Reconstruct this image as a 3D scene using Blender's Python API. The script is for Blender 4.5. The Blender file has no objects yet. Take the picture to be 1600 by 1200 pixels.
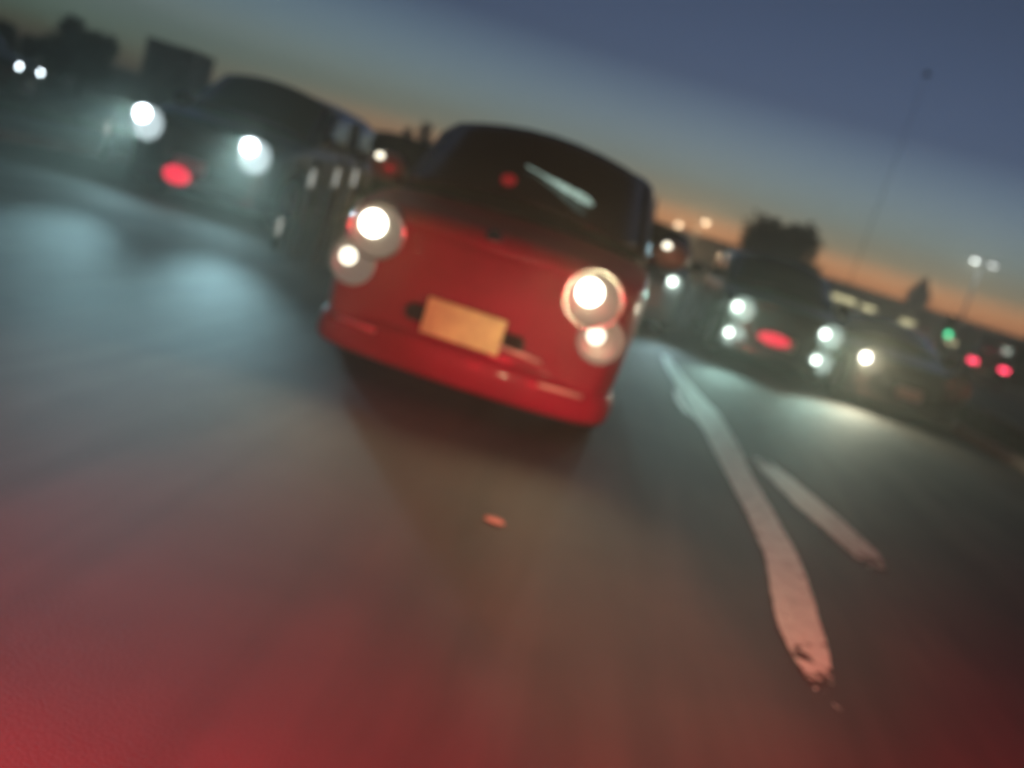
import bpy, bmesh, math, random
from mathutils import Matrix, Vector

sc = bpy.context.scene
COL = sc.collection
R_ = math.radians
# ------------------------------------------------------------------ camera
EXPO = 5.6
K = 2.0 ** -EXPO            # lamp outputs below are written for exposure 0 and scaled by this
cam = bpy.data.cameras.new('camera')
cam_o = bpy.data.objects.new('camera', cam)
COL.objects.link(cam_o)
sc.camera = cam_o
cam.sensor_width = 36.0
cam.lens = 33.75
cam.clip_start = 0.05
cam.clip_end = 5000
CAM_H = 1.10
F = Vector((-0.06931404, 0.98306331, -0.16965283))
RT = Vector((0.94776699, 0.1179676, 0.29634673))
UP = Vector((-0.31134114, 0.14025037, 0.93989176))
m = Matrix((RT, UP, -F)).transposed().to_4x4()
m.translation = (0, 0, CAM_H)
cam_o.matrix_world = m
cam.dof.use_dof = True
cam.dof.focus_distance = 1.05
cam.dof.aperture_fstop = 2.5
# ------------------------------------------------------------------ world
w = bpy.data.worlds.new('World')
sc.world = w
w.use_nodes = True
nt = w.node_tree
bg = nt.nodes['Background']
sky = nt.nodes.new('ShaderNodeTexSky')
sky.sky_type = 'NISHITA'
sky.sun_disc = False
sky.sun_elevation = R_(-5.0)
sky.sun_rotation = R_(11)
sky.air_density = 1.0
sky.dust_density = 2.2
sky.ozone_density = 1.6
hs = nt.nodes.new('ShaderNodeHueSaturation')
hs.inputs['Saturation'].default_value = 0.78
nt.links.new(sky.outputs[0], hs.inputs['Color'])
# the afterglow: brighter and warmer low over the place where the sun went down
tc = nt.nodes.new('ShaderNodeTexCoord')
sp = nt.nodes.new('ShaderNodeSeparateXYZ')
nt.links.new(tc.outputs['Generated'], sp.inputs[0])


def ramp(stops):
    rp = nt.nodes.new('ShaderNodeValToRGB')
    e = rp.color_ramp.elements
    while len(e) < len(stops):
        e.new(.5)
    for k, (p, c) in enumerate(stops):
        e[k].position = p
        e[k].color = (*c, 1)
    nt.links.new(sp.outputs['Z'], rp.inputs[0])
    return rp


rA = ramp([(.0, (3.9, 1.95, 1.2)), (.042, (4.0, 2.45, 1.75)), (.060, (1.6, 1.6, 1.45)), (.085, (1.05, 1.25, 1.25)), (.176, (.33, .40, .53)), (.34, (.35, .39, .44)), (1, (.12, .12, .14))])
rB = ramp([(.0, (1.7, 2.2, 2.0)), (.042, (1.0, 2.1, 2.6)), (.085, (1.3, 1.75, 1.85)), (.176, (.33, .40, .53)), (.34, (.35, .39, .44)), (1, (.12, .12, .14))])
mr = nt.nodes.new('ShaderNodeMapRange')
mr.interpolation_type = 'SMOOTHSTEP'
mr.inputs['From Min'].default_value = -.58
mr.inputs['From Max'].default_value = -.02
nt.links.new(sp.outputs['X'], mr.inputs['Value'])
mx = nt.nodes.new('ShaderNodeMix')
mx.data_type = 'RGBA'
nt.links.new(mr.outputs[0], mx.inputs[0])
nt.links.new(rB.outputs[0], mx.inputs[6])
nt.links.new(rA.outputs[0], mx.inputs[7])
mu = nt.nodes.new('ShaderNodeMix')
mu.data_type = 'RGBA'
mu.blend_type = 'MULTIPLY'
mu.inputs[0].default_value = 1
nt.links.new(hs.outputs[0], mu.inputs[6])
nt.links.new(mx.outputs[2], mu.inputs[7])
nt.links.new(mu.outputs[2], bg.inputs[0])
bg.inputs[1].default_value = 0.15
sc.view_settings.view_transform = 'Standard'
sc.view_settings.look = 'None'
sc.view_settings.gamma = 1
sc.view_settings.exposure = EXPO
cy = sc.cycles
cy.use_denoising = True
cy.use_adaptive_sampling = False
cy.max_bounces = 5
cy.diffuse_bounces = 2
cy.glossy_bounces = 3
cy.transmission_bounces = 4
cy.transparent_max_bounces = 8
cy.volume_bounces = 0
cy.sample_clamp_indirect = 1.0
cy.caustics_reflective = False
cy.caustics_refractive = False


# ------------------------------------------------------------------ helpers
def mat(name, col, rough=0.5, metal=0.0, coat=0.0, noise=0.0, nscale=8.0, bump=0.0, bscale=60.0, col2=None, spec=0.5):
    M = bpy.data.materials.new(name)
    M.use_nodes = True
    n = M.node_tree
    b = n.nodes['Principled BSDF']
    b.inputs['Roughness'].default_value = rough
    b.inputs['Metallic'].default_value = metal
    b.inputs['Coat Weight'].default_value = coat
    b.inputs['Coat Roughness'].default_value = 0.08
    b.inputs['Specular IOR Level'].default_value = spec
    tc = n.nodes.new('ShaderNodeTexCoord')
    nz = n.nodes.new('ShaderNodeTexNoise')
    nz.inputs['Scale'].default_value = nscale
    nz.inputs['Detail'].default_value = 6
    n.links.new(tc.outputs['Object'], nz.inputs['Vector'])
    rp = n.nodes.new('ShaderNodeValToRGB')
    c2 = col2 or tuple(c * (1 - noise) for c in col)
    rp.color_ramp.elements[0].position = 0.35
    rp.color_ramp.elements[1].position = 0.68
    rp.color_ramp.elements[0].color = (*c2, 1)
    rp.color_ramp.elements[1].color = (*col, 1)
    n.links.new(nz.outputs['Fac'], rp.inputs[0])
    n.links.new(rp.outputs[0], b.inputs['Base Color'])
    if bump:
        n2 = n.nodes.new('ShaderNodeTexNoise')
        n2.inputs['Scale'].default_value = bscale
        n2.inputs['Detail'].default_value = 4
        n.links.new(tc.outputs['Object'], n2.inputs['Vector'])
        bp = n.nodes.new('ShaderNodeBump')
        bp.inputs['Strength'].default_value = bump
        bp.inputs['Distance'].default_value = 0.02
        n.links.new(n2.outputs['Fac'], bp.inputs['Height'])
        n.links.new(bp.outputs[0], b.inputs['Normal'])
    return M


def emat(name, col, s):
    M = bpy.data.materials.new(name)
    M.use_nodes = True
    b = M.node_tree.nodes['Principled BSDF']
    b.inputs['Base Color'].default_value = (*[c * .1 for c in col], 1)
    b.inputs['Roughness'].default_value = 0.3
    b.inputs['Emission Color'].default_value = (*col, 1)
    b.inputs['Emission Strength'].default_value = s * K
    return M


def glass(name, col=(.02, .022, .025), rough=.06):
    return mat(name, col, rough, 0, 1.0, .2, 3)


class MB:
    def __init__(s):
        s.v, s.f = [], []

    def quad_grid(s, rows, closed=False):
        b = len(s.v)
        n = len(rows[0])
        for r in rows:
            s.v.extend([tuple(p) for p in r])
        for i in range(len(rows) - 1):
            for j in range(n if closed else n - 1):
                k = (j + 1) % n
                s.f.append((b + i * n + j, b + i * n + k, b + (i + 1) * n + k, b + (i + 1) * n + j))
        return s

    def cap(s, pts):
        b = len(s.v)
        s.v.extend([tuple(p) for p in pts])
        s.f.append(tuple(range(b, b + len(pts))))
        return s

    def box(s, x0, x1, y0, y1, z0, z1):
        b = len(s.v)
        s.v += [(x0, y0, z0), (x1, y0, z0), (x1, y1, z0), (x0, y1, z0), (x0, y0, z1), (x1, y0, z1), (x1, y1, z1), (x0, y1, z1)]
        s.f += [tuple(b + i for i in q) for q in ((0, 3, 2, 1), (4, 5, 6, 7), (0, 1, 5, 4), (1, 2, 6, 5), (2, 3, 7, 6), (3, 0, 4, 7))]
        return s

    def tube(s, pts, rad, n=10, caps=True):
        rows = []
        pts = [Vector(p) for p in pts]
        if not hasattr(rad, '__len__'):
            rad = [rad] * len(pts)
        for i, p in enumerate(pts):
            d = (pts[min(i + 1, len(pts) - 1)] - pts[max(i - 1, 0)]).normalized()
            a = d.cross(Vector((0, 0, 1)) if abs(d.z) < .9 else Vector((1, 0, 0))).normalized()
            c = d.cross(a)
            rows.append([p + (a * math.cos(t * 2 * math.pi / n) + c * math.sin(t * 2 * math.pi / n)) * rad[i] for t in range(n)])
        s.quad_grid(rows, True)
        if caps:
            s.cap(rows[0][::-1])
            s.cap(rows[-1])
        return s

    def lathe(s, c, axis, prof, n=28):
        """prof: list of (distance along axis, radius)"""
        c = Vector(c)
        d = Vector(axis).normalized()
        a = d.cross(Vector((0, 0, 1)) if abs(d.z) < .9 else Vector((1, 0, 0))).normalized()
        e = d.cross(a)
        rows = [[c + d * t + (a * math.cos(k * 2 * math.pi / n) + e * math.sin(k * 2 * math.pi / n)) * r for k in range(n)] for t, r in prof]
        return s.quad_grid(rows, True)

    def build(s, name, M, parent=None, smooth=True, sub=0, bevel=0):
        me = bpy.data.meshes.new(name)
        me.from_pydata(s.v, [], s.f)
        bm = bmesh.new()
        bm.from_mesh(me)
        bmesh.ops.remove_doubles(bm, verts=bm.verts, dist=1e-5)
        if bevel:
            bmesh.ops.bevel(bm, geom=list(bm.edges), offset=bevel, segments=2, affect='EDGES', profile=.5)
        bmesh.ops.recalc_face_normals(bm, faces=bm.faces)
        bm.to_mesh(me)
        bm.free()
        if smooth:
            for p in me.polygons:
                p.use_smooth = True
        me.materials.append(M)
        o = bpy.data.objects.new(name, me)
        COL.objects.link(o)
        if parent:
            o.parent = parent
        if sub:
            md = o.modifiers.new('sub', 'SUBSURF')
            md.levels = md.render_levels = sub
        return o


def tag(o, label=None, cat=None, group=None, kind=None):
    if label: o['label'] = label
    if cat: o['category'] = cat
    if group: o['group'] = group
    if kind: o['kind'] = kind
    return o


def empty(name, loc=(0, 0, 0), rz=0):
    o = bpy.data.objects.new(name, None)
    o.empty_display_size = .2
    COL.objects.link(o)
    o.location = loc
    o.rotation_euler.z = rz
    return o


def copy_tree(o, parent=None):
    c = o.copy()
    COL.objects.link(c)
    c.parent = parent
    for ch in [x for x in o.children]:
        copy_tree(ch, c)
    return c


def bake(o):
    """apply an object's modifiers to its mesh"""
    bpy.context.view_layer.update()
    dg = bpy.context.evaluated_depsgraph_get()
    me = bpy.data.meshes.new_from_object(o.evaluated_get(dg))
    o.modifiers.clear()
    o.data = me


# ------------------------------------------------------------------ materials
M = {}
M['asphalt'] = mat('asphalt', (.088, .080, .070), .72, 0, 0, .35, .9, .25, 140, col2=(.055, .054, .053), spec=.35)
M['verge'] = mat('verge_soil', (.045, .05, .03), .95, 0, 0, .4, 1.4, .5, 20)
M['grass'] = mat('grass_blade', (.06, .085, .03), .8, 0, 0, .4, 3)
M['concrete'] = mat('concrete', (.30, .28, .24), .85, 0, 0, .3, 3, .3, 30)
M['paint'] = mat('road_paint', (.68, .80, .73), .6, 0, 0, .25, 14, .2, 60)
M['pale_paint'] = mat('pale_road_paint', (.9, .9, .86), .5, 0, 0, .1, 14)
M['red'] = mat('red_paint', (.30, .001, .045), .6, 0, .12, .3, 2, spec=.25)
M['black'] = mat('black_paint', (.012, .012, .014), .3, 0, .7, .1, 2)
M['navy'] = mat('dark_blue_paint', (.012, .02, .035), .3, 0, .7, .1, 2)
M['grey'] = mat('grey_paint', (.06, .06, .058), .35, .3, .6, .1, 2)
M['silver'] = mat('silver_paint', (.22, .22, .21), .35, .4, .6, .1, 2)
M['plastic'] = mat('black_plastic', (.018, .018, .018), .6, 0, 0, .2, 30, .1, 200)
M['rubber'] = mat('tyre_rubber', (.015, .015, .015), .85, 0, 0, .2, 20, .3, 90)
M['alloy'] = mat('alloy', (.35, .35, .36), .35, .9, 0, .1, 6)
M['chrome'] = mat('chrome', (.7, .7, .7), .15, 1, 0, .05, 6)
M['glass'] = glass('dark_window_glass')
M['mirror'] = mat('mirror_glass', (.5, .5, .5), .05, 1)
M['plate'] = mat('yellow_plate', (.66, .95, .42), .5, 0, 0, .3, 9, 0)
M['white_plate'] = mat('white_plate', (.5, .5, .48), .5, 0, 0, .1, 9)
M['reflector'] = mat('lamp_reflector', (.55, .55, .52), .25, .8)
M['steel'] = mat('galvanised_steel', (.12, .12, .12), .5, .7, 0, .2, 5)
M['bark'] = mat('bark', (.06, .045, .03), .9, 0, 0, .4, 10, .5, 30)
M['leaf'] = mat('leaf', (.05, .065, .025), .7, 0, 0, .5, 1.2)
M['leaf2'] = mat('leaf_olive', (.06, .055, .03), .7, 0, 0, .5, 1.2)
M['brick'] = mat('dark_brick', (.10, .07, .055), .9, 0, 0, .4, 4, .3, 12)
M['render'] = mat('grey_render', (.14, .13, .12), .9, 0, 0, .3, 2)
M['roof'] = mat('roof_felt', (.05, .05, .05), .9, 0, 0, .3, 3)
M['e_warm'] = emat('headlight_warm', (1.0, .95, .78), 13)
M['e_warm_dim'] = emat('bowl_halo_warm', (.90, .90, .70), .12)
M['e_cold'] = emat('headlight_cold', (.80, .93, 1.0), 24)
M['e_cold_dim'] = emat('bowl_halo_cold', (.72, .88, .92), .75)
M['e_teal'] = emat('headlight_green_white', (.85, 1.0, .88), 8)
M['e_teal_dim'] = emat('bowl_halo_green', (.60, .80, .72), .6)
M['e_small'] = emat('side_lamp', (1.0, .93, .72), 3)
M['e_red'] = emat('red_glow', (1.0, .012, .06), 1.1)
M['e_tail'] = emat('tail_lamp', (1.0, .05, .12), 6)
M['e_sodium'] = emat('street_lamp_warm', (1.0, .80, .55), 5)
M['e_white'] = emat('street_lamp_white', (.95, 1.0, .95), 2.2)
M['e_win'] = emat('lit_window_yellow', (1.0, .90, .50), 1.6)
M['e_white_win'] = emat('lit_window_white', (.9, 1.0, .85), .9)
M['e_green'] = emat('green_signal', (.1, 1.0, .45), 3)
M['e_glint'] = emat('glint_green', (.62, .90, .78), .75)
M['e_glint_red'] = emat('glint_red', (1.0, .03, .05), .16)


def wear(Mt):
    n = Mt.node_tree
    b = n.nodes['Principled BSDF']
    a = n.nodes.new('ShaderNodeAttribute')
    a.attribute_name = 'wear'
    tx = n.nodes.new('ShaderNodeTexCoord')
    z = n.nodes.new('ShaderNodeTexNoise')
    z.inputs['Scale'].default_value = 16
    z.inputs['Detail'].default_value = 5
    n.links.new(tx.outputs['Object'], z.inputs['Vector'])
    mm = n.nodes.new('ShaderNodeMath')
    mm.operation = 'MULTIPLY_ADD'
    n.links.new(a.outputs['Fac'], mm.inputs[0])
    mm.inputs[1].default_value = .42
    mm.inputs[2].default_value = .24
    lt = n.nodes.new('ShaderNodeMath')
    lt.operation = 'LESS_THAN'
    n.links.new(z.outputs['Fac'], lt.inputs[0])
    n.links.new(mm.outputs[0], lt.inputs[1])
    n.links.new(lt.outputs[0], b.inputs['Alpha'])


wear(M['paint'])
wear(M['pale_paint'])


def tracks(Mt):
    """broad stains and tyre-polished bands running along the road"""
    n = Mt.node_tree
    b = n.nodes['Principled BSDF']
    src = b.inputs['Base Color'].links[0].from_socket
    tx = n.nodes.new('ShaderNodeTexCoord')
    mp = n.nodes.new('ShaderNodeMapping')
    mp.inputs['Scale'].default_value = (1.6, .16, 1)
    z = n.nodes.new('ShaderNodeTexNoise')
    z.inputs['Scale'].default_value = 1.3
    z.inputs['Detail'].default_value = 7
    z.inputs['Distortion'].default_value = .6
    n.links.new(tx.outputs['Object'], mp.inputs[0])
    n.links.new(mp.outputs[0], z.inputs['Vector'])
    rp = n.nodes.new('ShaderNodeValToRGB')
    rp.color_ramp.elements[0].position = .38
    rp.color_ramp.elements[1].position = .62
    rp.color_ramp.elements[0].color = (.62, .62, .62, 1)
    rp.color_ramp.elements[1].color = (1.12, 1.12, 1.12, 1)
    n.links.new(z.outputs['Fac'], rp.inputs[0])
    mu = n.nodes.new('ShaderNodeMix')
    mu.data_type = 'RGBA'
    mu.blend_type = 'MULTIPLY'
    mu.inputs[0].default_value = 1
    n.links.new(src, mu.inputs[6])
    n.links.new(rp.outputs[0], mu.inputs[7])
    n.links.new(mu.outputs[2], b.inputs['Base Color'])


tracks(M['asphalt'])


# ------------------------------------------------------------------ ground
def strip(name, x0, x1, y0, y1, z, M_, kind='structure', nx=2, ny=2):
    mb = MB()
    mb.quad_grid([[(x0 + (x1 - x0) * i / nx, y0 + (y1 - y0) * j / ny, z) for i in range(nx + 1)] for j in range(ny + 1)])
    o = mb.build(name, M_, smooth=False)
    return tag(o, kind=kind)


strip('ground', -1500, 1500, -1500, 1500, -.02, M['verge'])
ROAD_L, ROAD_R = -8.2, 5.2
strip('road', ROAD_L, ROAD_R, -30, 400, .0, M['asphalt'])
strip('opposite_road', 8.2, 22.5, -30, 400, .0, M['asphalt'])


def kerb(x, wdt=.16):
    mb = MB()
    mb.box(x - wdt / 2, x + wdt / 2, -30, 300, -.015, .13)
    o = mb.build('kerb', M['concrete'], smooth=False, bevel=.02)
    tag(o, kind='structure')


for kx in (ROAD_L - .08, ROAD_R + .08, 8.12, 22.58):
    kerb(kx)
strip('pavement', ROAD_L - 2.6, ROAD_L - .16, -30, 300, .115, M['concrete'])


def smooth_poly(pts, k=3):
    for _ in range(k):
        q = []
        for i in range(len(pts)):
            a, b = pts[i], pts[(i + 1) % len(pts)]
            q.append((a[0] * .75 + b[0] * .25, a[1] * .75 + b[1] * .25))
            q.append((a[0] * .25 + b[0] * .75, a[1] * .25 + b[1] * .75))
        pts = q
    return pts


def marking(left, right, name='lane_marking', M_=None, z=.004):
    """a worn painted stripe between two ground outlines (x, y)"""
    rnd = random.Random(len(left) * 7 + int(left[0][0] * 100))
    rows = []

    def res(p, n):
        out = []
        for i in range(n):
            t = i / (n - 1) * (len(p) - 1)
            k = min(int(t), len(p) - 2)
            f = t - k
            out.append((p[k][0] * (1 - f) + p[k + 1][0] * f, p[k][1] * (1 - f) + p[k + 1][1] * f))
        return out
    a, b = res(left, 60), res(right, 60)
    for p, q in zip(a, b):
        j, k = rnd.uniform(-.004, .004), rnd.uniform(-.004, .004)
        rows.append([(p[0] + j, p[1], z), ((p[0] + q[0]) / 2, (p[1] + q[1]) / 2, z), (q[0] + k, q[1], z)])
    o = MB().quad_grid(rows).build(name, M_ or M['paint'], smooth=False)
    at = o.data.attributes.new('wear', 'FLOAT', 'POINT')      # paint is worn through towards the stripe's ends
    ys = [p[0][1] for p in rows]
    y0, y1 = min(ys) - .05, max(ys)
    for i, v in enumerate(o.data.vertices):
        t = min((v.co.y - y0) / .6, (y1 - v.co.y) / .6, 1)
        at.data[i].value = max(0, t)
    return tag(o, kind='structure')


MARKS = True
# long solid line beside the red car, then the slanting stroke to its right
marking([(.98, 2.7), (.93, 3.05), (.92, 3.3), (.95, 3.7), (1.0, 4.2), (1.0, 5.0), (.97, 6.0), (.95, 7.0), (.86, 8.6), (.80, 10.5), (.79, 12)],
        [(1.03, 2.7), (1.04, 2.95), (1.08, 3.2), (1.13, 3.7), (1.18, 4.3), (1.18, 5.0), (1.17, 6.0), (1.20, 7.0), (1.18, 8.2), (1.06, 9.2), (.95, 10.5), (.88, 12)])
marking([(1.60, 4.42), (1.49, 4.9), (1.36, 5.5), (1.27, 6.2), (1.24, 6.9)],
        [(1.64, 4.40), (1.71, 4.95), (1.64, 5.5), (1.48, 6.3), (1.28, 6.95)])
marking([(.80, 9.1), (.79, 8.1), (.84, 7.5), (.95, 7.36), (1.08, 7.22)], [(.84, 9.1), (.85, 8.1), (.89, 7.6), (.97, 7.48), (1.09, 7.30)], M_=M['pale_paint'], z=.008)  # thin, paler curved mark laid over the long line
for y in range(15, 120, 9):
    marking([(.78, y), (.78, y + 4)], [(.90, y), (.90, y + 4)])
for y in range(22, 120, 9):
    marking([(-3.05, y), (-3.05, y + 3)], [(-2.93, y), (-2.93, y + 3)])


# ------------------------------------------------------------------ cars
def prof_interp(tab, y):
    for i in range(len(tab) - 1):
        a, b = tab[i], tab[i + 1]
        if y <= b[0]:
            t = (y - a[0]) / (b[0] - a[0]) if b[0] > a[0] else 0
            t = max(0, min(1, t))
            return [p + (q - p) * t for p, q in zip(a[1:], b[1:])]
    return list(tab[-1][1:])


def make_car(name, P, paint, roofm, label, cat, lamp='warm', small=None, plate='white_plate', full=False, tail=False, lit=(1, 1), red_glow=False):
    """front face at y=0, looking down -y; P: dict of dimensions"""
    W, L, HB, HC, HR = P['w'] / 2, P['l'], P['hood'], P['cowl'], P['roof']
    yc, yr = P['cowl_y'], P['roof_y']          # cowl, front edge of the roof
    yre, yt = P['roof_end'], P['tail_y']       # rear edge of the roof, foot of rear glass
    gc = P.get('clear', .17)
    root = empty(name)
    tag(root, label, cat)
    wr = P.get('wheel', .33)
    wy0, wy1 = P.get('axle', .80), L - P.get('axle_r', .75)
    # --- lower body: (y, zlow, zshoulder, ztop, width factor)
    tab = [(0.0, gc + .08, HB - .22, HB - .12, .80), (.03, gc + .02, HB - .12, HB - .06, .88), (.16, gc, HB - .06, HB, .955),
           (.45, gc, HB - .02, HB + .02, .99), (yc * .75, gc, HC - .06, HC - .015, 1.0), (yc, gc, HC - .04, HC, 1.0),
           (L * .5, gc, HC - .02, HC + .01, 1.0), (yt, gc, HC, HC + .02, 1.0), (L - .35, gc + .02, HC - .01, HC + .02, .98),
           (L - .1, gc + .05, HC - .06, HC - .02, .93), (L, gc + .12, HC - .16, HC - .12, .86)]
    rows = []
    for (y, zl, zs, zt, wf) in tab:
        hw = W * wf
        half = [(0, zl), (hw * .55, zl), (hw * .93, zl + .02), (hw * .99, zl + .12), (hw * 1.0, (zl + zs) * .5), (hw * .985, zs - .06), (hw * .95, zs), (hw * .80, zt), (hw * .45, zt + .022), (0, zt + .03)]
        bow = .15 if y < .3 else (.10 if y < .6 else (0 if y < L - .5 else -.12))
        ring = [(x, y + bow * (x / W) ** 2, z) for x, z in half] + [(-x, y + bow * (x / W) ** 2, z) for x, z in half[1:-1][::-1]]
        rows.append(ring)
    mb = MB()
    mb.quad_grid(rows, True)
    n = len(rows[0])
    for rr in (rows[0], rows[-1]):              # close the ends with a ladder of quads
        for i in range(0, n // 2):
            a, b2 = rr[i], rr[i + 1]
            c, d = rr[(n - i - 1) % n], rr[(n - i) % n]
            pts = []
            for p in (a, b2, c, d):
                if p not in pts:
                    pts.append(p)
            if len(pts) > 2:
                mb.cap(pts)
    body = mb.build('body', paint, root, sub=2 if full else 1)
    cut = MB()
    for wy in (wy0, wy1):
        for sx in (-1, 1):
            cut.lathe((sx * (W - .30), wy, wr), (sx, 0, 0), [(0, 0.001), (0, wr + .065), (.5, wr + .065), (.5, 0.001)], 28)
    co = cut.build('cut', paint)
    bo = body.modifiers.new('arch', 'BOOLEAN')
    bo.object = co
    bo.solver = 'EXACT'
    bo.operation = 'DIFFERENCE'
    bake(body)
    bpy.data.objects.remove(co)
    # --- cabin
    tw = W * P.get('tumble', .80)
    bot = [(yc - .02, W * .90, HC - .05), (L * .45, W * .955, HC - .03), (yt, W * .93, HC - .03)]
    N = 14

    def side(y0, t):      # helper: cabin half width and height envelope
        return y0
    # rings from cowl up over the roof: front edge line, roof line, rear line
    prof = [(yc, HC - .02), (yc + (yr - yc) * .5, HC + (HR - HC) * .54), (yr - .02, HR - .06), (yr + .12, HR - .015), ((yr + yre) / 2, HR + .012), (yre - .1, HR - .01), (yre + .04, HR - .06), ((yre + yt) / 2 + .04, HC + (HR - HC) * .5), (yt + .04, HC - .02)]
    rows = []
    for y, z in prof:
        t = (z - HC) / (HR - HC)
        wb = W * .93
        wtop = wb + (tw - wb) * max(0, t)
        cf = .06 * t
        # cross-section: shoulder foot, up the side, over the top
        half = [(wb, HC - .05), (wb + (wtop - wb) * .5, HC - .05 + (z - HC) * .5), (wtop, HC - .05 + (z - HC) * .93), (wtop * .93, z + .0), (wtop * .5, z + .035 * max(t, 0)), (0, z + .045 * max(t, 0))]
        bow = .16 * (1 if y < (yr + yre) / 2 else -1) * (1 if (y < yr + .05 or y > yre - .05) else 0)
        rows.append([(x, y + bow * (x / W) ** 2, zz) for x, zz in half] + [(-x, y + bow * (x / W) ** 2, zz) for x, zz in half[:-1][::-1]])
    mb = MB()
    mb.quad_grid(rows)
    mb.build('roof', roofm, root, sub=2 if full else 1)

    def pane(nm, c0, c1, c2, c3, bow, off, M_, nn=8):
        """curved patch through four corners (bl, br, tr, tl), bowed along its normal"""
        c0, c1, c2, c3 = map(Vector, (c0, c1, c2, c3))
        nrm = (c1 - c0).cross(c3 - c0).normalized()
        r = []
        for i in range(nn + 1):
            v = i / nn
            row = []
            for j in range(nn + 1):
                u = j / nn
                p = (c0 * (1 - u) + c1 * u) * (1 - v) + (c3 * (1 - u) + c2 * u) * v
                row.append(p + nrm * (bow * (1 - (2 * u - 1) ** 2) + off))
            r.append(row)
        ob = MB().quad_grid(r).build(nm, M_, root)
        sm = ob.modifiers.new('thick', 'SOLIDIFY')
        sm.thickness = .006
        return ob
    yb = yc + .02
    pane('windscreen', (-W * .84, yb + .12, HC + .01), (W * .84, yb + .12, HC + .01), (tw * .88, yr + .07, HR - .07), (-tw * .88, yr + .07, HR - .07), .13, .03, M['glass'])
    pane('rear_window', (W * .80, yt - .04, HC + .04), (-W * .80, yt - .04, HC + .04), (-tw * .86, yre - .04, HR - .08), (tw * .86, yre - .04, HR - .08), .12, .035, M['glass'])
    ym = (yr + yre) / 2
    for sx in (-1, 1):
        for (a0, a1, b0, b1) in ((yc + .35, ym - .04, yr + .18, ym - .04), (ym + .04, yt - .22, ym + .04, yre - .12)):
            q = [(sx * (W * .935), a0, HC + .02), (sx * (W * .935), a1, HC + .02), (sx * (tw * 1.0 + .01), b1, HR - .11), (sx * (tw * 1.0 + .01), b0, HR - .11)]
            if sx < 0:
                q = [q[1], q[0], q[3], q[2]]
            pane('side_window', *q, .008, .012, M['glass'], 4)
        dh = MB().box(-.012, .012, -.09, .09, -.014, .014).build('door_handle', M['plastic'], root, bevel=.006)
        dh.location = (sx * (W + .01), ym - .15, HC - .12)
    # --- wheels
    for wy in (wy0, wy1):
        for sx in (-1, 1):
            ty = MB().lathe((0, 0, 0), (sx, 0, 0), [(-.11, wr * .62), (-.11, wr * .93), (-.08, wr), (.06, wr), (.095, wr * .93), (.10, wr * .64)], 36)
            wo = empty('wheel', (sx * (W - .14), wy, wr))
            wo.parent = root
            ty.build('tyre', M['rubber'], wo)
            rim = MB().lathe((0, 0, 0), (sx, 0, 0), [(.09, wr * .66), (.06, wr * .62), (-.02, wr * .58), (-.02, .001)], 30)
            for k in range(6):
                a = k * math.pi / 3
                ca, sa = math.cos(a), math.sin(a)
                rim.tube([(sx * .055, ca * .03, sa * .03), (sx * .07, ca * wr * .62, sa * wr * .62)], [.032, .024], 8)
            rim.lathe((sx * .03, 0, 0), (sx, 0, 0), [(0, .05), (.045, .045), (.05, .001)], 16)
            rim.build('rim', M['alloy'], wo)
    # --- front face
    hy, hz, hx = P.get('lamp_y', .0), P['lamp_z'], P['lamp_x']
    hr = P.get('lamp_r', .13)
    pr = P.get('core_r', .055)
    em, dim = {'warm': ('e_warm', 'e_warm_dim'), 'cold': ('e_cold', 'e_cold_dim'), 'teal': ('e_teal', 'e_teal_dim')}[lamp]  # dim: glow put into the lamp bowls for the pale halo beside each bulb
    for i, sx in enumerate((-1, 1)):
        cy_ = .02 + .16 * (hx / W) ** 2 + hy
        h = empty('headlight', (sx * hx, cy_, hz))
        h.parent = root
        on = lit[i]
        MB().lathe((0, 0, 0), (0, -1, 0), [(-.10, hr * 1.04), (.005, hr * 1.07), (.018, hr * 1.03), (.012, hr * .97)], 32).build('bezel', M['chrome'] if full else M['plastic'], h)
        MB().lathe((0, 0, 0), (0, -1, 0), [(-.01, .001), (-.004, hr * .5), (.002, hr * .80), (.008, hr * .97)], 32).build('bowl', M[dim] if on else M['reflector'], h)
        ox = P.get('core_dx', 0) * 1.0
        oz = P.get('core_dz', 0)
        MB().lathe((ox, -.004, oz), (0, -1, 0), [(0, pr * 1.02), (.012, pr), (.022, pr * .8), (.028, pr * .4), (.03, .001)], 24).build('bulb', M[em] if on else M['reflector'], h)
        if small:
            s2 = MB().lathe((0, 0, 0), (0, -1, 0), [(-.05, small[2] * 1.1), (.0, small[2] * 1.12), (.01, small[2]), (.005, small[2] * .9), (.006, small[2] * .5), (.0, .001)], 24)
            fo = s2.build('fog_lamp', M[dim], root)
            fx = hx + small[0]
            fo.location = (sx * fx, .01 + .16 * (fx / W) ** 2, hz + small[1])
            MB().lathe((small[3] * 1.0, -.012, .02), (0, -1, 0), [(0, small[4]), (.008, small[4] * .9), (.012, .001)], 18).build('fog_bulb', M['e_small'] if lamp == 'warm' else M[em], fo)
    # grille, bumper, plate
    gz0, gz1, gw = P.get('grille', (.34, .58, .52))
    rows = []
    for z in (gz0, gz0 + .03, (gz0 + gz1) / 2, gz1 - .03, gz1):
        k = .93 if z in (gz0, gz1) else 1
        rows.append([(x * k * gw, -.016 + .15 * (x * gw / W) ** 2 + (.02 if z in (gz0, gz1) else 0), z) for x in (-1, -.8, -.5, -.2, 0, .2, .5, .8, 1)])
    MB().quad_grid(rows).build('grille', M['plastic'], root)
    sl = MB()
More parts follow.
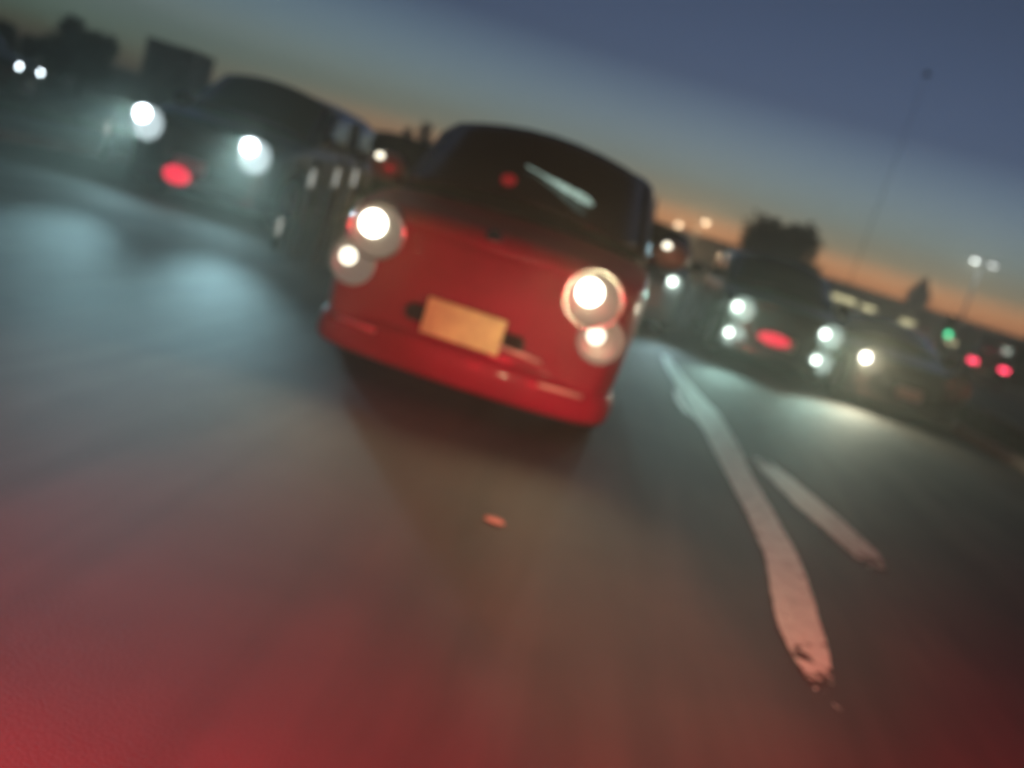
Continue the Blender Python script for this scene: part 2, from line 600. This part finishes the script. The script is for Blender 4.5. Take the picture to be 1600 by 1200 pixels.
    for k in range(4):
        z = gz0 + (gz1 - gz0) * (k + .7) / 4.6
        sl.tube([(x * gw * .95, -.024 + .15 * (x * gw / W) ** 2, z) for x in (-1, -.6, -.2, .2, .6, 1)], .009, 6)
    sl.build('grille_bar', M['plastic'], root)
    bz = gc + .07
    path = [(-1.0, .52), (-.99, .34), (-.93, .20), (-.80, .11), (-.5, .045), (0, .01), (.5, .045), (.80, .11), (.93, .20), (.99, .34), (1.0, .52)]
    MB().quad_grid([[(u * (W - .01) * (1 - .06 * (k > 3 or k < 1)), v - dy, bz + dz) for u, v in path] for k, (dz, dy) in enumerate(
        ((-.13, -.05), (-.12, -.01), (-.06, .008), (.03, .012), (.08, -.008), (.09, -.04)))]).build('bumper', paint, root, sub=2)
    px, pz, pw, ph = P.get('plate', (0, .44, .26, .13))
    pl = MB().box(-pw, pw, -.012, .0, -ph, ph).build('license_plate', M[plate], root, bevel=.004, smooth=False)
    pl.location = (px, -.052, pz)
    # mirrors
    for sx in (-1, 1):
        mz = HC + .08
        mo = MB().lathe((0, 0, 0), (0, 1, 0), [(-.07, .001), (-.06, .05), (-.03, .085), (.03, .10), (.05, .098)], 20).build('mirror', roofm if not full else M['silver'], root)
        mo.scale = (1.25, 1, .95)
        mo.location = (sx * (W + .07), yc + .28, mz)
        MB().lathe((0, .05, 0), (0, 1, 0), [(0, .097), (.002, .09), (.003, .001)], 20).build('mirror_glass', M['mirror'], mo)
        MB().tube([(-sx * .16, 0, -.10), (-sx * .03, 0, -.04)], .022, 8).build('mirror_arm', M['plastic'], mo)
        if full:
            MB().lathe((-.035, -.055, .055), (0, -1, .2), [(0, .022), (.012, .016), (.014, .001)], 12).build('mirror_glint', M['e_small'], mo)  # glowing dot added for the light reflected at the mirror
    # tail
    for i, sx in enumerate((-1, 1)):
        tl = MB().box(-(.19 if tail else .10), .19 if tail else .10, -.02, .02, -.08, .08).build('tail_lamp', M['e_tail'] if tail else M['red'], root, bevel=.015)
        tl.location = (sx * W * .74, L - .045, HC - .14)
    if tail:
        MB().box(-.3, .3, -.01, .01, -.015, .015).build('brake_lamp', M['e_tail'], root).location = (0, yre + .1, HR - .04)
        MB().box(-.26, .26, -.01, .01, -.06, .06).build('license_plate', M['white_plate'], root, bevel=.004).location = (0, L + .005, .62)
    if red_glow:  # glowing red oval added low on the nose, no part of the car
        rl = MB().lathe((0, 0, 0), (0, -1, 0), [(-.03, .10), (.0, .115), (.03, .10), (.045, .06), (.05, .001)], 24).build('red_glow', M['e_red'], root)
        rl.scale = (red_glow[2], 1, red_glow[3])
        rl.location = (red_glow[0], -.06, red_glow[1])
    return root


def lamp_spot(x, y, z, col, power, size=95, tilt=6, yaw=0, r=.06, blend=.9):
    """the light a lit headlight throws, at its bulb"""
    L = bpy.data.lights.new('headlight_beam', 'SPOT')
    L.color = col
    L.energy = power * K
    L.spot_size = R_(size)
    L.spot_blend = blend
    L.shadow_soft_size = r
    o = bpy.data.objects.new('headlight_beam', L)
    COL.objects.link(o)
    o.location = (x, y, z)
    o.rotation_euler = (R_(90 - tilt), 0, R_(180 + yaw))
    return o


def beams(car, P, col, power, lit=(1, 1), **k):
    for i, sx in enumerate((-1, 1)):
        if lit[i]:
            loc = car.matrix_basis @ Vector((sx * P['lamp_x'] + P.get('core_dx', 0), -.05, P['lamp_z'] + P.get('core_dz', 0)))
            lamp_spot(*loc, col, power, **k)


hatch = dict(w=1.78, l=4.0, hood=.96, cowl=1.05, roof=1.60, cowl_y=.95, roof_y=1.55, roof_end=3.4, tail_y=3.85, clear=.17, wheel=.33,
             lamp_y=-.05, lamp_z=.79, lamp_x=.60, lamp_r=.148, core_r=.066, core_dx=-.03, core_dz=.03, grille=(.40, .49, .33), plate=(0, .46, .215, .095), tumble=.84, axle=.78)
WARM, COLD, TEAL = (1.0, .80, .46), (.50, .88, .97), (.75, 1.0, .85)
red = make_car('red_car', hatch, M['red'], M['black'], 'red compact car with dark roof, yellow plate and lit round headlights, nearest the viewer', 'car',
               'warm', small=(.10, -.20, .115, -.03, .045), plate='plate', full=True)
red.location = (-.68, 4.98, 0)
beams(red, hatch, WARM, 34, size=120, tilt=4, r=.16)
# chrome strips low on the bumper, windscreen reflections, wipers, badge
M['satin'] = mat('satin_strip', (.75, .6, .55), .45, .3)
MB().tube([(.21, -.062, .42), (.34, -.045, .41), (.44, -.03, .40)], .011, 6).build('chrome_strip', M['satin'], red)
for sx in (-1, 1):
    MB().tube([(sx * x, -.032 + .17 * (x / .89) ** 2, .28) for x in (.46, .54, .62, .70)], .012, 6).build('chrome_strip', M['satin'], red)
# windscreen reflections put in as glowing shapes: a greenish streak, one red dot
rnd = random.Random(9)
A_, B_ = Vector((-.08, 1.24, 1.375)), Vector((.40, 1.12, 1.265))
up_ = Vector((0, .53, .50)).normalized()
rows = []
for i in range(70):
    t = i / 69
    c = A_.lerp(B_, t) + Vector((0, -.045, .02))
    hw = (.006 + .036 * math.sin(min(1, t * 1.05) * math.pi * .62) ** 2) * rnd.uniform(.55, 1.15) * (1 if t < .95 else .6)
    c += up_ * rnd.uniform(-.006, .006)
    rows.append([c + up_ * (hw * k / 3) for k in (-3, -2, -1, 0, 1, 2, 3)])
em_ = M['e_glint'].node_tree
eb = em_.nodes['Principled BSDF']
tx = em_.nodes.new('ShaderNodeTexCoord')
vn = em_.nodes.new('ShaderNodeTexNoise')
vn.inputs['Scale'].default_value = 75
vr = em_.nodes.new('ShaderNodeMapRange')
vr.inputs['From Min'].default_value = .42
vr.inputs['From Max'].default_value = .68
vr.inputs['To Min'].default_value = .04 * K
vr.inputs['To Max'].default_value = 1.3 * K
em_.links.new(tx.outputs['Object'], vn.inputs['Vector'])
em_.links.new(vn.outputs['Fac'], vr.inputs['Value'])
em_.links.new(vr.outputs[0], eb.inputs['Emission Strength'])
MB().quad_grid(rows).build('windscreen_glint', M['e_glint'], red)
MB().lathe((-.15, 1.085, 1.275), (0, -1, .8), [(0, .001), (0, .05), (.01, .04), (.014, .001)], 16).build('windscreen_red_glint', M['e_glint_red'], red)
for x0, x1 in ((-.55, .02), (.05, .62)):
    MB().tube([(x0, .93 + .02, 1.065), (x1, .965 + .02, 1.10)], .009, 6).build('wiper', M['plastic'], red)
MB().lathe((0, .07, .94), (0, -1, .5), [(0, .045), (.01, .04), (.012, .001)], 20).build('badge', M['chrome'], red)

suv = dict(w=1.92, l=4.7, hood=1.02, cowl=1.14, roof=1.74, cowl_y=1.15, roof_y=1.85, roof_end=4.1, tail_y=4.55, clear=.2, wheel=.38,
           lamp_y=-.03, lamp_z=.80, lamp_x=.68, lamp_r=.20, core_r=.085, core_dx=-.09, core_dz=.09, grille=(.52, .88, .42), plate=(0, .48, .2, .08), tumble=.86, axle=.9)
s1 = make_car('dark_suv', suv, M['navy'], M['navy'], 'dark blue vehicle at left, cold white headlights with an added red glow low between them', 'suv', 'cold', red_glow=(-.13, .33, 1.5, .95))
s1.location = (-5.14, 11.0, 0)
beams(s1, suv, COLD, 1050, size=17, tilt=6, r=.2, yaw=23, blend=1)
beams(s1, suv, COLD, 60, size=120, tilt=8, r=.08, yaw=0)

s2P = dict(suv, w=1.86, roof=1.80, lamp_r=.10, core_r=.03, lamp_z=.74)
s2 = make_car('dark_suv', s2P, M['grey'], M['grey'], 'dark grey unlit vehicle between the blue one and the red car, farther back', 'suv', 'warm', lit=(0, 0))
s2.location = (-4.6, 16.5, 0)

c1P = dict(suv, w=1.84, roof=1.58, cowl=1.08, hood=.98, lamp_z=.76, lamp_x=.63, lamp_r=.17, core_r=.05, core_dx=-.08, core_dz=.02)
c1 = make_car('black_suv', c1P, M['black'], M['black'], 'black vehicle right of the red car, four pale lamps around a long added red glow', 'suv', 'teal', small=(-.0, -.38, .14, -.07, .045), red_glow=(-.10, .50, 2.0, .7))
c1.location = (2.42, 13.6, 0)
beams(c1, c1P, (.6, 1.0, .88), 190, size=46, tilt=11, r=.06, blend=1)

c2P = dict(hatch, w=1.76, lamp_z=.78, lamp_r=.12, core_r=.05, l=4.3)
c2 = make_car('grey_car', c2P, M['grey'], M['grey'], 'grey car mostly hidden behind the red car, one greenish white headlight showing', 'car', 'teal')
c2.location = (.25, 14.9, 0)
beams(c2, c2P, (.62, .95, 1.0), 200, size=34, tilt=10, r=.18, blend=1, yaw=4)

c3P = dict(hatch, w=1.74, roof=1.16, cowl=.84, hood=.74, wheel=.31, clear=.13, cowl_y=1.3, roof_y=2.0, roof_end=3.1, plate=(0, .36, .18, .07), grille=(.26, .46, .5), lamp_z=.62, lamp_x=.60, lamp_r=.18, core_r=.06, core_dx=-.08)
c3 = make_car('silver_car', c3P, M['grey'], M['grey'], 'low dark sports car beside the right kerb with only one headlight lit', 'car', 'warm', lit=(1, 0))
c3.location = (4.22, 13.4, 0)
beams(c3, c3P, (1, .95, .68), 170, lit=(1, 0), size=110, tilt=6, r=.06)
c3.name = 'sports_car'

t1 = make_car('departing_car', dict(hatch, w=1.8), M['black'], M['black'], 'nearer of two black cars with red tail lamps on the opposite road', 'car', lit=(0, 0), tail=True)
t1.rotation_euler.z = math.pi - .3
t1.location = (18.2, 48.8, 0)
t2 = copy_tree(t1)
tag(t2, 'farther of two black cars with red tail lamps on the opposite road', 'car')
t2.location = (19.5, 64, 0)

# parked cars far at left whose small lamps show
pk = make_car('parked_car', dict(hatch, lamp_r=.09, core_r=.05), M['black'], M['black'], 'dark car far left with two small white lamps', 'car', 'cold')
pk.rotation_euler.z = R_(97)
pk.location = (-17.3, 26, 0)

# ------------------------------------------------------------------ brake light of the car that carries the camera
for x, pw in ((-.74, 165), (1.15, 300)):
    L = bpy.data.lights.new('brake_light', 'AREA')
    L.shape = 'RECTANGLE'
    L.size, L.size_y = .35, .16
    L.color = (1.0, .015, .035)
    L.energy = pw * K
    o = bpy.data.objects.new('brake_light', L)
    COL.objects.link(o)
    o.location = (x, -.05, .86)
    o.rotation_euler = (R_(22), 0, 0)


L = bpy.data.lights.new('plate_fill', 'SPOT')     # added pale fill for the plate and lane paint, not a known lamp
L.spot_size = R_(42)
L.spot_blend = .8
L.shadow_soft_size = .05
L.color = (1.0, .86, .50)
L.energy = 430 * K
o = bpy.data.objects.new('plate_fill', L)
COL.objects.link(o)
o.location = (.1, -.05, .80)
o.rotation_euler = (R_(86), 0, R_(-6))

# ------------------------------------------------------------------ trees
def tree(name, label, x, y, h, rx, rz_, seed, leafmat='leaf', n=2600, ls=.22, trunk_h=None, group=None, lobes=9, kind='round'):
    rnd = random.Random(seed)
    root = empty(name, (x, y, -.02))
    tag(root, label, 'tree', group)
    th = trunk_h or h * .3
    mb = MB()
    top = h * .8
    mb.tube([(0, 0, 0), (.03 * h * .2, 0, th * .5), (.02, .02, th), (-.05, .02, top)], [h * .032, h * .025, h * .02, h * .005], 9)
    cl = []
    cz = h - rz_
    for k in range(lobes):
        a = rnd.uniform(0, 6.28)
        if kind == 'cone':
            t = (k + .5) / lobes
            rr = rx * (1 - t) * .7
            c = Vector((rr * math.cos(a), rr * math.sin(a), h * (.15 + .8 * t)))
            r = rx * (.75 - .6 * t) + .05 * h
        else:
            u = rnd.uniform(-.75, .8)
            q = math.sqrt(1 - u * u) * rnd.uniform(.35, .78)
            c = Vector((rx * q * math.cos(a), rx * q * math.sin(a), cz + rz_ * u * .8))
            r = rnd.uniform(.30, .48) * min(rx, rz_)
        cl.append((c, r))
        mid = Vector((c.x * .35, c.y * .35, (th + c.z) * .5))
        mb.tube([(0, 0, th * .9), mid, c], [h * .012, h * .008, h * .003], 6)
    mb.build('trunk', M['bark'], root)
    lf = MB()
    for i in range(n):
        c, r = cl[rnd.randrange(len(cl))]
        d = Vector((rnd.gauss(0, 1), rnd.gauss(0, 1), rnd.gauss(0, 1))).normalized()
        p = c + d * r * (rnd.random() ** .45) * rnd.choice((1, 1, 1, 1.18))
        s = ls * rnd.uniform(.5, 1.25)
        a = Vector((rnd.gauss(0, 1), rnd.gauss(0, 1), rnd.gauss(0, .6))).normalized()
        b = a.cross(Vector((rnd.gauss(0, 1), rnd.gauss(0, 1), rnd.gauss(0, 1)))).normalized()
        k = len(lf.v)
        lf.v += [tuple(p - a * s), tuple(p + b * s * .5), tuple(p + a * s), tuple(p - b * s * .5)]
        lf.f.append((k, k + 1, k + 2, k + 3))
    me = bpy.data.meshes.new('crown')
    me.from_pydata(lf.v, [], lf.f)
    me.materials.append(M[leafmat])
    o = bpy.data.objects.new('crown', me)
    COL.objects.link(o)
    o.parent = root
    return root


G1 = 'trees along the left skyline'
tree('tree', 'broad dark tree behind the black vehicle, standing alone against the orange sky', 7.35, 50, 4.75, 2.6, 2.3, 3, n=7500, ls=.2, trunk_h=1.2, lobes=16)
tree('conifer', 'small pointed tree poking above the skyline just left of the red car roof', -21.1, 90, 6.6, 1.1, 3, 5, n=1500, ls=.22, kind='cone')
tree('conifer', 'shorter pointed tree, left neighbour of the small pointed one beside the red car roof', -22.6, 90, 5.6, 1.0, 3, 6, n=1300, ls=.22, kind='cone')
tree('tree', 'low dark tree at the right edge of the picture below the two white lamps', 33.0, 66, 5.2, 4.4, 2.3, 8, n=4200, ls=.28, trunk_h=1.2, lobes=14)
tree('tree', 'leafy tree at the far left edge of the skyline', -28.5, 42, 2.6, 3.0, 1.2, 21, n=3000, ls=.2, trunk_h=.7, group=G1, lobes=12)
tree('tree', 'tree immediately left of the square dark building', -30.5, 50, 3.9, 1.9, 1.6, 22, n=3000, ls=.2, trunk_h=1.0, group=G1, lobes=12)
tree('tree', 'rounded tree right of the square dark building, above the left headlights', -26.5, 60, 3.5, 3.0, 1.6, 23, n=3000, ls=.22, trunk_h=.9, group=G1, lobes=12)
tree('tree', 'wide olive tree in the middle of the left skyline', -21.8, 58, 3.5, 2.9, 1.6, 24, 'leaf2', n=3000, ls=.22, trunk_h=.9, group=G1, lobes=12)
tree('tree', 'tree between the wide olive one and the small pointed ones', -19.5, 66, 3.3, 2.8, 1.5, 25, n=3000, ls=.24, trunk_h=.9, group=G1, lobes=12)
G2 = 'bushes beyond the opposite road'
tree('bush', 'low bush beneath the green signal', 19.0, 48, 2.6, 2.2, 1.2, 31, n=1800, ls=.2, trunk_h=.5, group=G2)
tree('bush', 'bush at the foot of the brown tower', 26.5, 95, 3.6, 4, 1.7, 32, 'leaf2', n=1800, ls=.3, trunk_h=.5, group=G2)

# grass tufts on the central verge and beyond the left pavement
rnd = random.Random(4)
g = MB()
for i in range(9000):
    if rnd.random() < .6:
        x, y = rnd.uniform(5.45, 7.95), 5 + 45 * rnd.random() ** 1.6
    else:
        x, y = rnd.uniform(-15, -10.9), 6 + 35 * rnd.random() ** 1.3
    h, a = rnd.uniform(.05, .14), rnd.uniform(0, 6.28)
    dx, dy = .02 * math.cos(a), .02 * math.sin(a)
    b = len(g.v)
    g.v += [(x - dx, y - dy, -.02), (x + dx, y + dy, -.02), (x + rnd.uniform(-.04, .04), y + rnd.uniform(-.04, .04), h)]
    g.f.append((b, b + 1, b + 2))
tag(g.build('grass', M['grass'], smooth=False), 'short dark roadside grass on the verges', 'grass', kind='stuff')


# ------------------------------------------------------------------ buildings
def building(name, label, x0, x1, y0, y1, h, wallm, wins, parapet=.25, cat='building', winm='e_win', gable=False):
    root = empty(name, ((x0 + x1) / 2, y0, -.02))
    tag(root, label, cat)
    hw, d = (x1 - x0) / 2, y1 - y0
    MB().box(-hw, hw, 0, d, 0, h).build('wall', wallm, root, smooth=False)
    if gable:
        mb = MB()
        e = .3
        mb.quad_grid([[(-hw - e, -e, h), (hw + e, -e, h)], [(-hw - e, d / 2, h + gable), (hw + e, d / 2, h + gable)], [(-hw - e, d + e, h), (hw + e, d + e, h)]])
        mb.cap([(-hw - e, -e, h), (-hw - e, d / 2, h + gable), (-hw - e, d + e, h)])
        mb.cap([(hw + e, -e, h), (hw + e, d / 2, h + gable), (hw + e, d + e, h)])
        mb.build('roof', M['roof'], root, smooth=False)
    else:
        MB().box(-hw - .08, hw + .08, -.08, d + .08, h, h + parapet).build('roof', M['roof'], root, smooth=False, bevel=.03)
    for (wx, wz, ww, wh, lit_) in wins:
        f = MB()
        f.box(wx - ww / 2 - .08, wx + ww / 2 + .08, -.06, -.003, wz - wh / 2 - .08, wz - wh / 2)
        f.box(wx - ww / 2 - .08, wx + ww / 2 + .08, -.06, -.003, wz + wh / 2, wz + wh / 2 + .08)
        f.box(wx - ww / 2 - .08, wx - ww / 2, -.06, -.003, wz - wh / 2, wz + wh / 2)
        f.box(wx + ww / 2, wx + ww / 2 + .08, -.06, -.003, wz - wh / 2, wz + wh / 2)
        fo = f.build('window', M['steel'], root, smooth=False)
        MB().box(wx - ww / 2, wx + ww / 2, -.03, -.004, wz - wh / 2, wz + wh / 2).build('pane', M[winm] if lit_ else M['glass'], fo, smooth=False)
    return root


building('building', 'square dark flat roofed block on the left skyline', -37.2, -33.4, 68, 71, 4.9, M['render'], [(-1, 3.2, .9, 1.1, 0), (1, 3.2, .9, 1.1, 0)])
building('shop_row', 'long low shop building on the right horizon with a broken row of yellow lit windows', 22.5, 48.5, 118, 130, 4.0, M['brick'],
         [(-9.5, 2.9, 3.4, .55, 1), (-5.2, 2.75, 3.6, .5, 1), (-.8, 2.5, 2.8, .5, 1), (5.0, 1.9, 3.4, .5, 1), (10.5, 2.4, 2.0, .6, 0)], gable=1.0)
building('house', 'low grey house under the warm street lamps right of the red car', 1.0, 9.5, 84, 92, 3.1, M['render'], [(-2, 1.7, 1.0, 1.0, 0), (2, 1.7, 1.2, .9, 0)], gable=1.0)
building('warehouse', 'wide dark warehouse low on the left skyline behind the trees', -52, -24, 84, 96, 2.3, M['brick'], [(-11, 1.4, 2, .8, 0), (-4, 1.4, 2, .8, 0), (5, 1.4, 2, .8, 0)], gable=.6)

building('kiosk', 'small flat roofed kiosk near the right edge with pale lit windows below the tree', 24.6, 31.5, 68, 72, 2.75, M['render'],
         [(-1.2, 2.1, 1.3, .32, 1), (.9, 2.15, 1.8, .32, 1), (-1.9, 1.1, 1.0, .3, 1), (.2, .95, 1.4, .3, 1)], parapet=.15, cat='kiosk', winm='e_white_win')

# brown tower at right
tw = empty('tower', (43.9, 150, -.02))
tag(tw, 'narrow brown tower rising above the long low shop building', 'tower')
MB().box(-1.3, 1.3, 0, 2.6, 0, 7.2).build('wall', M['brick'], tw, smooth=False)
MB().box(-1.6, 1.6, -.3, 2.9, 7.2, 7.6).build('cornice', M['render'], tw, smooth=False)
mb = MB()
mb.quad_grid([[(-1.3, 0, 7.6), (1.3, 0, 7.6), (1.3, 2.6, 7.6), (-1.3, 2.6, 7.6)], [(-.05, 1.25, 10.3), (.05, 1.25, 10.3), (.05, 1.35, 10.3), (-.05, 1.35, 10.3)]], True)
mb.build('spire', M['roof'], tw, smooth=False)


# ------------------------------------------------------------------ street lamps and posts
def street_lamp(label, x, y, h, arms, em, col, power, group=None, lean=0):
    root = empty('street_lamp', (x, y, -.02))
    tag(root, label, 'street lamp', group)
    MB().tube([(0, 0, 0), (0, 0, .5), (0, 0, .52), (0, 0, h)], [.12, .12, .08, .05], 12).build('pole', M['steel'], root)
    for dx in arms:
        a = MB().tube([(0, 0, h - .05), (dx * .35, 0, h + .18), (dx, 0, h + .22)], [.04, .035, .03], 8).build('arm', M['steel'], root)
        hd = MB().box(-.34, .34, -.13, .13, -.05, .06).build('lamp_head', M['steel'], root, bevel=.04)
        hd.location = (dx, 0, h + .22)
        le = MB().lathe((0, 0, -.045), (0, 0, -1), [(0, .25), (.06, .24), (.12, .16), (.14, .001)], 20).build('lamp_glass', em, hd)
    if power:
        L = bpy.data.lights.new('street_light', 'POINT')
        L.color = col
        L.energy = power * K
        L.shadow_soft_size = .2
        o = bpy.data.objects.new('street_light', L)
        COL.objects.link(o)
        o.location = (x + arms[0], y, h - .12)
    return root


street_lamp('warm street lamp just right of the red car roof, its head low over the horizon', 2.9, 80, 3.95, (.5,), M['e_sodium'], (1, .7, .4), 250)
street_lamp('second warm street lamp, right neighbour of the one beside the red car roof', 4.9, 80, 4.75, (.5,), M['e_sodium'], (1, .7, .4), 250)
street_lamp('double headed street lamp with two white lights in the sky at right', 20.2, 60, 6.35, (-.45, .6), M['e_white'], (.9, 1, .95), 120)
# tall thin mast without a lit lamp
mast = empty('mast', (10.0, 45, -.02))
tag(mast, 'tall thin unlit pole fading into the blue sky at right', 'pole')
MB().tube([(0, 0, 0), (0, 0, 6), (0, 0, 12)], [.02, .014, .010], 8).build('pole', M['steel'], mast)
MB().box(-.11, .11, -.09, .09, 11.95, 12.15).build('camera_box', M['steel'], mast, bevel=.03)

# traffic signal at right
ts = empty('traffic_light', (14.2, 43, -.02))
tag(ts, 'small traffic signal showing green beyond the opposite road', 'traffic light')
MB().tube([(0, 0, 0), (0, 0, 1.55)], .05, 10).build('pole', M['steel'], ts)
MB().box(-.16, .16, -.1, .1, 1.5, 2.5).build('housing', M['plastic'], ts, bevel=.03)
for k, mm in enumerate(('e_green', 'plastic', 'plastic')):
    MB().lathe((0, -.10, 1.68 + .32 * k), (0, -1, 0), [(0, .12), (.02, .10), (.03, .001)], 16).build('lens', M[mm], ts)

# slanting streaks of light, built as added posts with glowing faces
def streak_post(label, x, y, h=.62, em='e_small', w_=.05, group='light streaks built as posts', zc=None):
    r = empty('light_streak', (x, y, -.02))
    tag(r, label, 'light streak', group)
    MB().tube([(0, 0, 0), (0, 0, h), (0, 0, h + .03)], [.05, .045, .02], 10).build('post', M['plastic'], r)
    MB().box(-w_ / 2, w_ / 2, -.06, -.046, h * .93 - .17, h * .93).build('reflector', M[em], r, bevel=.008)  # glowing face added in place of a streak of light


M['e_streak'] = emat('streak_glow', (.95, .95, .85), .5)
streak_post('small light streak built as a post left of the dark blue vehicle headlights', -7.93, 14, .62, 'e_streak')
streak_post('pale light streak built as a post between the blue vehicle and the red car, leftmost of three', -3.22, 9.6, .98, 'e_streak', .035)
streak_post('pale light streak built as a post between the blue vehicle and the red car, middle of three', -2.98, 9.6, 1.07, 'e_streak', .03)
streak_post('pale light streak built as a post between the blue vehicle and the red car, nearest its headlight', -2.80, 9.6, 1.13, 'e_streak', .03)
streak_post('short light streak built as a stubby post low beside the right headlight of the blue vehicle', -3.42, 9.6, .38, 'e_streak', .03)

# road stud and scrap of white on the road before the red car
st = MB().lathe((0, 0, .001), (0, 0, 1), [(0, .055), (.012, .045), (.017, .02), (.018, .001)], 16).build('road_stud', M['concrete'])
st.location = (-.15, 3.41, .001)
st.scale = (.8, .4, 1)
tag(st, 'small pale stud on the brown lit road in front of the red car', 'road stud')

# ------------------------------------------------------------------ air
hz = MB().box(-90, 90, -3, 175, -1.02, 14).build('haze', M['paint'], smooth=False)
tag(hz, kind='stuff')
hm = bpy.data.materials.new('haze')
hm.use_nodes = True
hn = hm.node_tree
hn.nodes.clear()
out = hn.nodes.new('ShaderNodeOutputMaterial')
pv = hn.nodes.new('ShaderNodeVolumePrincipled')
pv.inputs['Color'].default_value = (.95, .9, .78, 1)
pv.inputs['Density'].default_value = .0066
pv.inputs['Anisotropy'].default_value = .7
hn.links.new(pv.outputs[0], out.inputs['Volume'])
hz.data.materials.clear()
hz.data.materials.append(hm)
